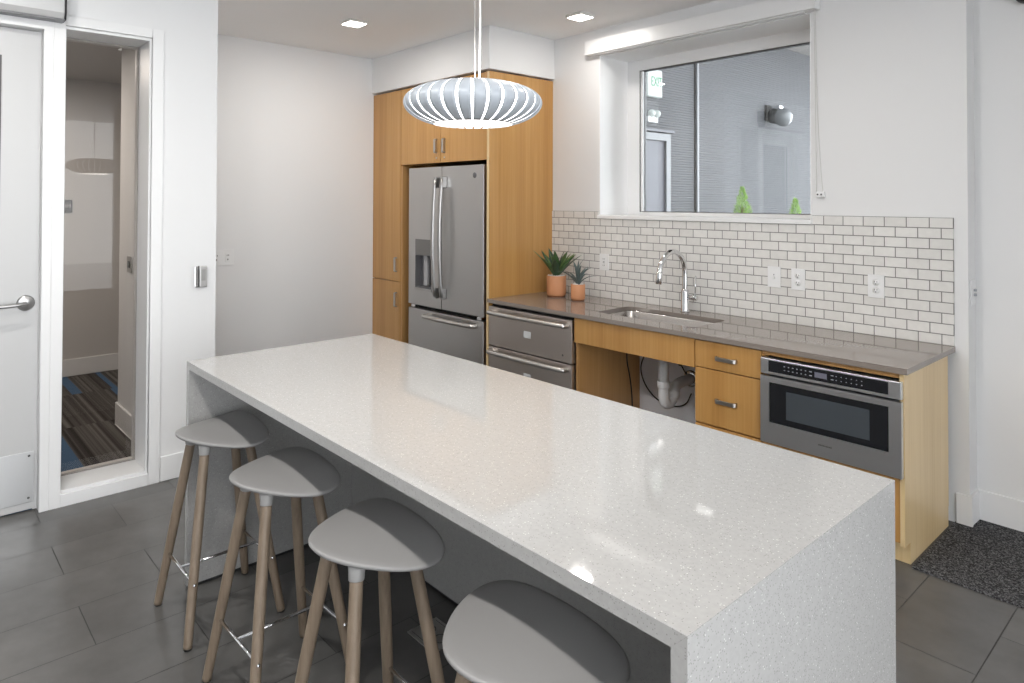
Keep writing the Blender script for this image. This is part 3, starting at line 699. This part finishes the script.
# microwave base with finished end
mb = thing('microwave_cabinet', 'maple cabinet with pale end panel around the microwave drawer', 'cabinet', (-1.35, 3.5, 0))
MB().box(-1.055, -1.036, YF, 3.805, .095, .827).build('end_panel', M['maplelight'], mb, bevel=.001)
MB().box(-1.679, -1.056, YF+.005, YF+.024, .105, .383).build('lower_front', M['maple'], mb, bevel=.001)
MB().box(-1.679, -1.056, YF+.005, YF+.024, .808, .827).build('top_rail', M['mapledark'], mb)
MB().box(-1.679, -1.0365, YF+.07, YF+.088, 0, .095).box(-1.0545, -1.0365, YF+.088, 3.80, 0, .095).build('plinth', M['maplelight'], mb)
MB().box(-1.679, -1.665, YF+.026, YW-.01, .10, .826).build('side_panel', M['maple'], mb)
mw = thing('microwave_oven', 'stainless microwave drawer at the right end of the counter', 'microwave', (-1.355, 3.4, .385))
MX0, MX1, MF = -1.676, -1.040, 3.182
MB().box(MX0+.02, MX1-.02, YF+.026, YW-.06, .392, .800).build('body', M['dark'], mw)
dd = MB(); g = (-1.632, -1.091, .493, .680)
dd.box(MX0, g[0], MF, YF+.02, .388, .712).box(g[1], MX1, MF, YF+.02, .388, .712).box(g[0], g[1], MF, YF+.02, .388, .488).box(g[0], g[1], MF, YF+.02, .684, .712).box(g[0], g[1], MF+.012, YF+.02, .488, .684)
dd = dd.build('drawer_front', M['mwsteel'], mw, bevel=.0)
MB().box(g[0], g[1], MF+.006, MF+.0125, .488, .684).build('glass', M['blackglass'], dd)
MB().box(-1.548, -1.170, MF+.0050, MF+.0062, .518, .652).build('viewing_window', M['greyglass'], dd)
lt = MB()
for i in range(9): lt.box(-1.391+i*.0068, -1.391+i*.0068+.0046, MF-.0006, MF, .4405, .4455)
lt.build('maker_marks', M['slot'], dd)
cp = MB().box(MX0, MX1, MF+.002, YF+.02, .722, .798).build('control_frame', M['mwsteel'], mw, bevel=.003)
MB().box(-1.634, -1.092, MF-.0002, MF+.003, .736, .790).build('control_glass', M['blackglass'], cp)
MB().box(-1.408, -1.352, MF-.0008, MF, .750, .775).build('display', M['lcd'], cp)
ky = MB()
for row in (.754, .772):
    for i in range(7): ky.box(-1.556+i*.0205, -1.556+i*.0205+(.012 if i == 6 else .0065), MF-.0008, MF, row-.002, row+.002)
    for i in range(7): ky.box(-1.334+i*.0220, -1.334+i*.0220+(.012 if i == 0 else .0045), MF-.0008, MF, row-.0018, row+.0018)
ky.build('button_marks', M['mark'], cp)

# ------------------------------------------------------------------ worktop with sink hole
CX0, CX1, CY0, CY1, CT = -3.773, -1.018, 3.186, 3.857, .026
SXa, SXb, SYa, SYb, SR = -2.875, -2.148, 3.335, 3.685, .045
def rrect(x0, x1, y0, y1, r, n=6):
    p = []
    for cx_, cy_, a in ((x1-r, y1-r, 0), (x0+r, y1-r, 90), (x0+r, y0+r, 180), (x1-r, y0+r, 270)):
        for k in range(n+1):
            t = math.radians(a+90*k/n); p.append((cx_+r*math.cos(t), cy_+r*math.sin(t)))
    return p
def slab_with_hole(b, hole, z0, z1):
    outer = []
    # split the outer rectangle into one point per hole point by ray casting from the hole centre
    hx, hy = (SXa+SXb)/2, (SYa+SYb)/2
    n = len(hole); q = n//4
    corners = [(CX1, CY1), (CX0, CY1), (CX0, CY0), (CX1, CY0)]
    vt = {}
    def V(p, z):
        k = (round(p[0], 5), round(p[1], 5), z)
        if k not in vt: vt[k] = b.bm.verts.new((p[0], p[1], z))
        return vt[k]
    for z in (z0, z1):
        for i in range(4):
            seg = hole[i*q:(i+1)*q]
            for k in range(len(seg)-1): b.bm.faces.new((V(corners[i], z), V(seg[k], z), V(seg[k+1], z)))
            nx = hole[((i+1)*q) % n]
            b.bm.faces.new((V(corners[i], z), V(seg[-1], z), V(nx, z), V(corners[(i+1) % 4], z)))
    for i in range(4): b.bm.faces.new((V(corners[i], z0), V(corners[i], z1), V(corners[(i+1) % 4], z1), V(corners[(i+1) % 4], z0)))
    for i in range(n): b.bm.faces.new((V(hole[i], z0), V(hole[i], z1), V(hole[(i+1) % n], z1), V(hole[(i+1) % n], z0)))
hole = rrect(SXa, SXb, SYa, SYb, SR)
wt = MB(); slab_with_hole(wt, hole, TOP-CT, TOP)
tag(wt.build('countertop', M['counter'], base=(-2.4, 3.5, TOP-CT)), 'long brown grey stone countertop along the tiled wall', 'countertop')
# undermount sink
sn = thing('kitchen_sink', 'undermount stainless sink bowl in the brown grey counter', 'sink', (-2.51, 3.51, .63))
b = MB(); L_ = []
for z, ins, r in ((TOP-CT-.0005, -.004, SR), (TOP-CT-.004, 0, SR), (.665, .006, SR), (.645, .022, .05), (.640, .05, .06)):
    L_.append([b.bm.verts.new((x, y, z)) for x, y in rrect(SXa+ins, SXb-ins, SYa+ins, SYb-ins, r)])
n = len(L_[0])
for A, B in zip(L_, L_[1:]):
    for k in range(n): f = b.bm.faces.new((A[k], A[(k+1) % n], B[(k+1) % n], B[k])); f.smooth = True
b.bm.faces.new(L_[-1])
b.build('bowl', M['sinksteel'], sn)
MB().lathe([(.055, .6415), (.045, .6415), (.04, .636), (0, .636)], 28, (-2.51, 3.56, 0)).build('drain', M['chrome'], sn)
# drain pipe
dp = thing('drain_pipe', 'grey plastic sink trap pipe in the open knee space', 'pipe', (-2.5, 3.6, .3))
px_, py_ = -2.512, 3.56
MB().tube([(px_, py_, .635), (px_, py_, .36)], .031, 18).build('tail_pipe', M['pvc'], dp)
MB().tube(smooth_path([(px_, py_, .44), (px_, py_, .36), (px_, py_+.015, .312), (px_, py_+.055, .300), (px_, py_+.10, .33), (px_, py_+.115, .375), (px_, py_+.14, .40), (px_, py_+.19, .410), (px_, YW-.01, .412)], 8), .033, 18).build('trap', M['pvc'], dp)
MB().lathe([(.037, 0), (.040, .004), (.040, .036), (.037, .04)], 22, (px_, py_, .41)).build('slip_nut', M['pvc'], dp)
MB().lathe([(.037, 0), (.040, .004), (.040, .036), (.037, .04)], 22, (px_, py_+.105, .335)).build('slip_nut', M['pvc'], dp)
MB().lathe([(.036, .012), (.050, .010), (.056, 0)], 24, (px_, YW-.0065, .412), Matrix.Rotation(PI/2, 3, 'X')).build('wall_flange', M['chrome'], dp)
# cables
def cable(name, label, pts, plug=None):
    t = thing(name, label, 'cable', pts[0], 'black cables in the knee space')
    MB().tube(smooth_path(pts, 7), .0042, 8).build('lead', M['black'], t)
    if plug: MB().tube(plug, .013, 12, rs=[.007, .013, .013, .009]).build('plug', M['black'], t)
yb = YW-.016
cable('power_cable', 'black cable looping from the side panel behind the sink trap', [(-2.80, yb, .72), (-2.80, yb, .62), (-2.86, yb-.01, .52), (-2.895, yb-.015, .42), (-2.87, yb-.01, .32), (-2.80, yb, .24), (-2.70, yb, .205), (-2.60, yb, .215), (-2.54, yb, .25), (-2.50, yb-.005, .32)])
cable('power_cable', 'black cable running straight down beside the wooden side panel', [(-2.908, yb-.13, .66), (-2.908, yb-.15, .58), (-2.908, yb-.15, .48), (-2.906, yb-.12, .36), (-2.905, yb-.10, .22), (-2.905, yb-.10, .05)])
cable('power_cable', 'short black lead with a loose plug left of the trap', [(-2.46, yb, .38), (-2.53, yb-.004, .43), (-2.575, yb-.008, .49)], [(-2.575, yb-.008, .487), (-2.58, yb-.009, .495), (-2.615, yb-.012, .525), (-2.62, yb-.012, .53)])
cable('power_cable', 'black cable hanging below the trap with a plug in the wall', [(-2.44, yb, .66), (-2.40, yb, .56), (-2.385, yb, .42), (-2.39, yb, .32), (-2.41, yb-.006, .27), (-2.455, yb-.01, .24), (-2.46, yb-.006, .05)], [(-2.365, yb, .30), (-2.375, yb, .295), (-2.405, yb-.004, .265), (-2.41, yb-.004, .26)])
# faucet
fc = thing('kitchen_faucet', 'chrome gooseneck faucet behind the sink', 'faucet', (-2.50, 3.775, TOP))
fx, fy = -2.50, 3.775
MB().lathe([(0, TOP), (.030, TOP), (.030, TOP+.004), (.026, TOP+.009), (.025, TOP+.012), (.025, TOP+.13), (.021, TOP+.140), (.0155, TOP+.146)], 28, (fx, fy, 0)).build('base', M['chrome'], fc)
R0 = .138; pts = [(fx, fy, TOP+.12), (fx, fy, TOP+.20)]
for i in range(15):
    a = PI*i/14*.92
    pts.append((fx-.0*i, fy-R0+R0*math.cos(a), TOP+.245+R0*math.sin(a)*1.05))
e_ = Vector(pts[-1]); tn = Vector((0, -.16, -1)).normalized(); pts.append(e_+tn*.03)
MB().tube(smooth_path(pts, 3), .0168, 18).build('neck', M['chrome'], fc)
MB().tube([e_+tn*.008, e_+tn*.03, e_+tn*.082, e_+tn*.085], .018, 18, rs=[.0178, .019, .0195, .016]).build('spray_head', M['chrome'], fc)
MB().tube([(fx+.015, fy, TOP+.095), (fx+.085, fy, TOP+.095), (fx+.088, fy, TOP+.095)], .0165, 18, rs=[.0165, .0165, .014]).build('handle_hub', M['chrome'], fc)
MB().tube([(fx+.074, fy, TOP+.10), (fx+.078, fy, TOP+.235)], .0045, 10).build('lever', M['chrome'], fc)

# ------------------------------------------------------------------ outlets
def outlet(name, label, x0, x1, z0, z1, kind, y=3.858):
    t = thing(name, label, 'outlet' if kind != 'toggle' else 'switch', ((x0+x1)/2, y, (z0+z1)/2))
    MB().box(x0, x1, y-.006, y-.0003, z0, z1).build('cover_plate', M['white'], t, bevel=.002)
    cx_ = (x0+x1)/2; cz_ = (z0+z1)/2
    if kind == 'duplex':
        for dz_ in (-.021, .021):
            b = MB().lathe([(0, .0025), (.0165, .0025), (.0172, 0)], 20, (cx_, y-.006, cz_+dz_), Matrix.Rotation(PI/2, 3, 'X'))
            f = b.build('receptacle', M['white'], t)
            MB().box(cx_-.008, cx_-.005, y-.0092, y-.0084, cz_+dz_-.001, cz_+dz_+.008).box(cx_+.005, cx_+.008, y-.0092, y-.0084, cz_+dz_-.001, cz_+dz_+.007).box(cx_-.0025, cx_+.0025, y-.0092, y-.0084, cz_+dz_-.011, cz_+dz_-.006).build('slots', M['slot'], f)
    elif kind == 'gfci':
        f = MB().box(cx_-.018, cx_+.018, y-.009, y-.006, cz_-.036, cz_+.036).build('receptacle', M['white'], t, bevel=.002)
        b = MB()
        for dz_ in (-.024, .022): b.box(cx_-.008, cx_-.005, y-.0098, y-.009, cz_+dz_-.003, cz_+dz_+.005).box(cx_+.005, cx_+.008, y-.0098, y-.009, cz_+dz_-.003, cz_+dz_+.005)
        b.box(cx_-.008, cx_+.008, y-.0098, y-.009, cz_-.006, cz_-.003).box(cx_-.008, cx_+.008, y-.0098, y-.009, cz_+.003, cz_+.006)
        b.build('slots', M['slot'], f)
    else:
        f = MB().box(cx_-.005, cx_+.005, y-.018, y-.006, cz_-.010, cz_+.004).build('toggle', M['white'], t, bevel=.002)
        MB().box(cx_-.001, cx_+.002, y-.0085, y-.006, cz_+.010, cz_+.018).build('pilot_mark', M['slot'], t)
outlet('wall_outlet', 'white outlet on the tiles right of the potted plants', -3.292, -3.186, 1.058, 1.182, 'gfci') if False else outlet('wall_outlet', 'white outlet on the tiles right of the potted plants', -3.282, -3.196, 1.060, 1.180, 'gfci')
outlet('light_switch', 'white toggle switch plate on the tiles right of the faucet', -1.982, -1.902, 1.060, 1.183, 'toggle')
outlet('wall_outlet', 'white outlet on the tiles close beside the toggle switch', -1.838, -1.758, 1.058, 1.181, 'duplex')
outlet('wall_outlet', 'white outlet on the tiles above the microwave drawer', -1.420, -1.338, 1.058, 1.181, 'duplex')
# nook outlet, faces +X
no = thing('wall_outlet', 'white double outlet plate on the nook wall beside the glazed wall corner', 'outlet', (XB, 1.9, 1.12))
MB().box(XB+.0003, XB+.006, 1.80, 1.972, 1.062, 1.182).build('cover_plate', M['white'], no, bevel=.002)
for y in (1.84, 1.925):
    f = MB().box(XB+.006, XB+.009, y-.018, y+.018, 1.088, 1.156).build('receptacle', M['white'], no, bevel=.002)
    MB().box(XB+.009, XB+.0098, y-.008, y-.004, 1.132, 1.144).box(XB+.009, XB+.0098, y+.004, y+.008, 1.132, 1.144).box(XB+.009, XB+.0098, y-.004, y+.003, 1.10, 1.112).build('slots', M['slot'], f)
cr = thing('card_reader', 'narrow steel access control on the wall right of the glass panel', 'switch', (XA, 1.325, 1.12))
MB().box(XA+.0003, XA+.012, 1.292, 1.312, 1.062, 1.184).build('side_strip', M['chrome'], cr, bevel=.003)
MB().box(XA+.0003, XA+.022, 1.316, 1.358, 1.062, 1.184).build('cover', M['steelv'], cr, bevel=.004)
MB().box(XA+.0003, XA+.006, 1.310, 1.318, 1.062, 1.184).build('gap', M['black'], cr)
MB().box(XA+.022, XA+.0225, 1.326, 1.348, 1.10, 1.165).build('insert', M['plate'], cr)
# switch on the set-back wall and device at the top right
rs_ = thing('light_switch', 'white switch plate on the set-back wall right of the tiles', 'switch', (-.975, 3.99, 1.12))
MB().box(-.9637, -.957, 3.893, 3.972, 1.062, 1.185).build('cover_plate', M['white'], rs_, bevel=.002)
MB().box(-.957, -.945, 3.925, 3.94, 1.105, 1.118).box(-.957, -.945, 3.925, 3.94, 1.128, 1.14).build('toggle', M['mark'], rs_, bevel=.002)
wp = thing('wall_speaker', 'dark rimmed round device high on the set-back right wall', 'speaker', (-.745, 3.99, 2.56))
MB().lathe([(.044, 0), (.044, .05), (.052, .055), (.056, .05), (.056, 0)], 32, (-.742, 3.991, 2.567), Matrix.Rotation(PI/2, 3, 'X')).build('rim', M['black'], wp)
MB().lathe([(0, .05), (.044, .046)], 32, (-.742, 3.991, 2.567), Matrix.Rotation(PI/2, 3, 'X')).build('face', M['opsteel'], wp)

# ------------------------------------------------------------------ potted plants
def pot(t, x, y, r, h, z):
    MB().lathe([(0, z+.008), (r*.86, z+.008), (r*.95, z+.012), (r, z+.022), (r, z+h-.004), (r-.003, z+h), (r-.009, z+h), (r-.010, z+h-.03), (0, z+h-.03)], 40, (x, y, 0)).build('pot', M['terra'], t)
    MB().lathe([(0, z), (r*.90, z), (r*.92, z+.006), (r*.86, z+.009), (0, z+.009)], 36, (x, y, 0)).build('saucer', pbr('dark_clay', (.22, .09, .04), .7), t)
    rnd = random.Random(int(r*1000)); b = MB()
    MB_ = b
    for i in range(70):
        a = rnd.uniform(0, 2*PI); q = (r-.012)*math.sqrt(rnd.random()); s_ = rnd.uniform(.005, .0095)
        b.sphere((x+q*math.cos(a), y+q*math.sin(a), z+h-.004+rnd.uniform(-.004, .004)), s_, 7, 5, (1, 1, .75))
    o = b.build('pebbles', M['pebble'], t); o['kind'] = 'stuff'
def leaf(t, base, az, el0, el1, L, w, m, fold=.25, name='leaf'):
    b = MB(); n = 10; p = Vector(base); rows = []; sdv = Vector((-math.sin(az), math.cos(az), 0))
    for i in range(n+1):
        u = i/n; el = el0+(el1-el0)*u
        d = Vector((math.cos(az)*math.cos(el), math.sin(az)*math.cos(el), math.sin(el)))
        nr = sdv.cross(d).normalized()
        if nr.z < 0: nr = -nr
        ww = w*(min(1, .55+1.6*u) if u < .3 else 1)*(1-max(0, (u-.45)/.55)**1.6)
        ww = max(ww, .0006); th = .0022*(1-u)+.0006
        rows.append([b.bm.verts.new(q) for q in (p-sdv*ww+nr*ww*fold, p-sdv*ww*.5+nr*ww*fold*.3, p-nr*0, p+sdv*ww*.5+nr*ww*fold*.3, p+sdv*ww+nr*ww*fold, p+sdv*ww*.5+nr*(ww*fold*.3-th), p-nr*th, p-sdv*ww*.5+nr*(ww*fold*.3-th))])
        p = p+d*(L/n)
    for A, B in zip(rows, rows[1:]):
        for k in range(8): f = b.bm.faces.new((A[k], A[(k+1) % 8], B[(k+1) % 8], B[k])); f.smooth = True
    b.bm.faces.new(rows[0]); b.bm.faces.new(list(reversed(rows[-1])))
    b.build(name, m, t)
p1 = thing('potted_plant', 'larger green agave in a terracotta pot beside the maple panel', 'plant', (-3.530, 3.655, TOP))
pot(p1, -3.530, 3.655, .072, .155, TOP)
rnd = random.Random(11)
specs = []
for i in range(8): specs.append((2*PI*i/8+rnd.uniform(-.12, .12), 47+rnd.uniform(-8, 6), rnd.uniform(.215, .26), .029))
for i in range(5): specs.append((2*PI*i/5+.35, 66+rnd.uniform(-5, 5), rnd.uniform(.20, .24), .030))
for i in range(2): specs.append((PI*i+.9, 80, .20, .026))
for j, (az, el, L, w_) in enumerate(specs):
    leaf(p1, (-3.530+.012*math.cos(az), 3.655+.012*math.sin(az), TOP+.145), az, math.radians(el+4), math.radians(el-12), L, w_, (M['leaf'], M['leafdk'], M['leafy'])[j % 3])
p2 = thing('potted_plant', 'smaller blue grey succulent in a terracotta pot', 'plant', (-3.288, 3.625, TOP))
pot(p2, -3.288, 3.625, .051, .115, TOP)
for i in range(13):
    az = 2*PI*i/13*2.4+.4; el = 26+(i % 4)*17
    leaf(p2, (-3.288+.006*math.cos(az), 3.625+.006*math.sin(az), TOP+.108), az, math.radians(el+30), math.radians(el-34), .160+.022*(i % 3), .0115, M['leafb'], .35)

# ------------------------------------------------------------------ light
def area(name, loc, rot, sx, sy, e, col=(1, 1, 1), spread=PI):
    l = bpy.data.lights.new(name, 'AREA'); l.shape = 'RECTANGLE'; l.size = sx; l.size_y = sy; l.energy = e; l.color = col; l.spread = spread
    o = bpy.data.objects.new(name, l); COL.objects.link(o); o.location = loc; o.rotation_euler = rot
    return o
DOWN = (0, 0, 0)
# the other square ceiling lights of the room, in a row behind the camera's side of the island
for i, x in enumerate((-3.1, -1.9, -.7, .5)):
    area('downlight_row', (x, .05, ZC-.03), DOWN, .10, .10, 16, (1, .97, .93))
for x, y, e in ((-4.34, 2.42, 11), (-3.13, 3.47, 4.5), (-1.3, 2.3, 9), (-2.3, 2.3, 5)):  # first two sit at the fixtures, the others are added to brighten the walls
    area('downlight_and_fill', (x, y, ZC-.03), DOWN, .13, .13, e, (1, .96, .91))
area('pendant_bulb', (PX, PY, PZ-.075), DOWN, .2, .2, 3, (1, .96, .9))
area('pendant_uplight', (PX, PY, PZ+.07), (PI, 0, 0), .15, .15, 2, (1, .97, .92))
area('hall_lamp', (-5.9, .2, 2.62), DOWN, .5, .5, 34, (1, .93, .86))
w = bpy.data.worlds.new('World'); SC.world = w; w.use_nodes = True
nt = w.node_tree; bg = nt.nodes['Background']
# overcast sky, brighter on the side of the glazed front (+X)
tc = nt.nodes.new('ShaderNodeTexCoord'); sx = nt.nodes.new('ShaderNodeSeparateXYZ'); nt.links.new(tc.outputs['Generated'], sx.inputs[0])
mr = nt.nodes.new('ShaderNodeMapRange'); mr.inputs['From Min'].default_value = -.1; mr.inputs['From Max'].default_value = .8
mr.inputs['To Min'].default_value = 1.8; mr.inputs['To Max'].default_value = 5.0
my = nt.nodes.new('ShaderNodeMapRange'); my.inputs['From Min'].default_value = .1; my.inputs['From Max'].default_value = .9
my.inputs['To Min'].default_value = 0; my.inputs['To Max'].default_value = 5.0
sm = nt.nodes.new('ShaderNodeMath'); sm.operation = 'ADD'
nt.links.new(sx.outputs[0], mr.inputs['Value']); nt.links.new(sx.outputs[1], my.inputs['Value'])
nt.links.new(mr.outputs[0], sm.inputs[0]); nt.links.new(my.outputs[0], sm.inputs[1]); nt.links.new(sm.outputs[0], bg.inputs[1])
bg.inputs[0].default_value = (.94, .97, 1.0, 1)

# ------------------------------------------------------------------ camera
yaw, pi_, ro = .8333, .0149, .0028
F = Vector((-math.sin(yaw)*math.cos(pi_), math.cos(yaw)*math.cos(pi_), math.sin(pi_)))
R = Vector((math.cos(yaw), math.sin(yaw), 0)); U = R.cross(F)
R2 = R*math.cos(ro)+U*math.sin(ro); U2 = U*math.cos(ro)-R*math.sin(ro)
cd = bpy.data.cameras.new('camera'); co = bpy.data.objects.new('camera', cd); COL.objects.link(co)
cd.sensor_width = 36; cd.sensor_fit = 'HORIZONTAL'; cd.lens = 682.0859*36/1024; cd.shift_y = (190.4459-341.5)/1024; cd.clip_start = .02
mm = Matrix((R2, U2, -F)).transposed().to_4x4(); mm.translation = Vector((0, 0, 1.5667)); co.matrix_world = mm
SC.camera = co
SC.view_settings.view_transform = 'Standard'; SC.view_settings.look = 'None'; SC.view_settings.gamma = 1; SC.view_settings.use_curve_mapping = False
SC.view_settings.exposure = .17
SC.cycles.max_bounces = 10; SC.cycles.diffuse_bounces = 5; SC.cycles.glossy_bounces = 5; SC.cycles.transparent_max_bounces = 12
SC.cycles.sample_clamp_indirect = 6; SC.cycles.use_denoising = True; SC.cycles.caustics_reflective = False; SC.cycles.caustics_refractive = False
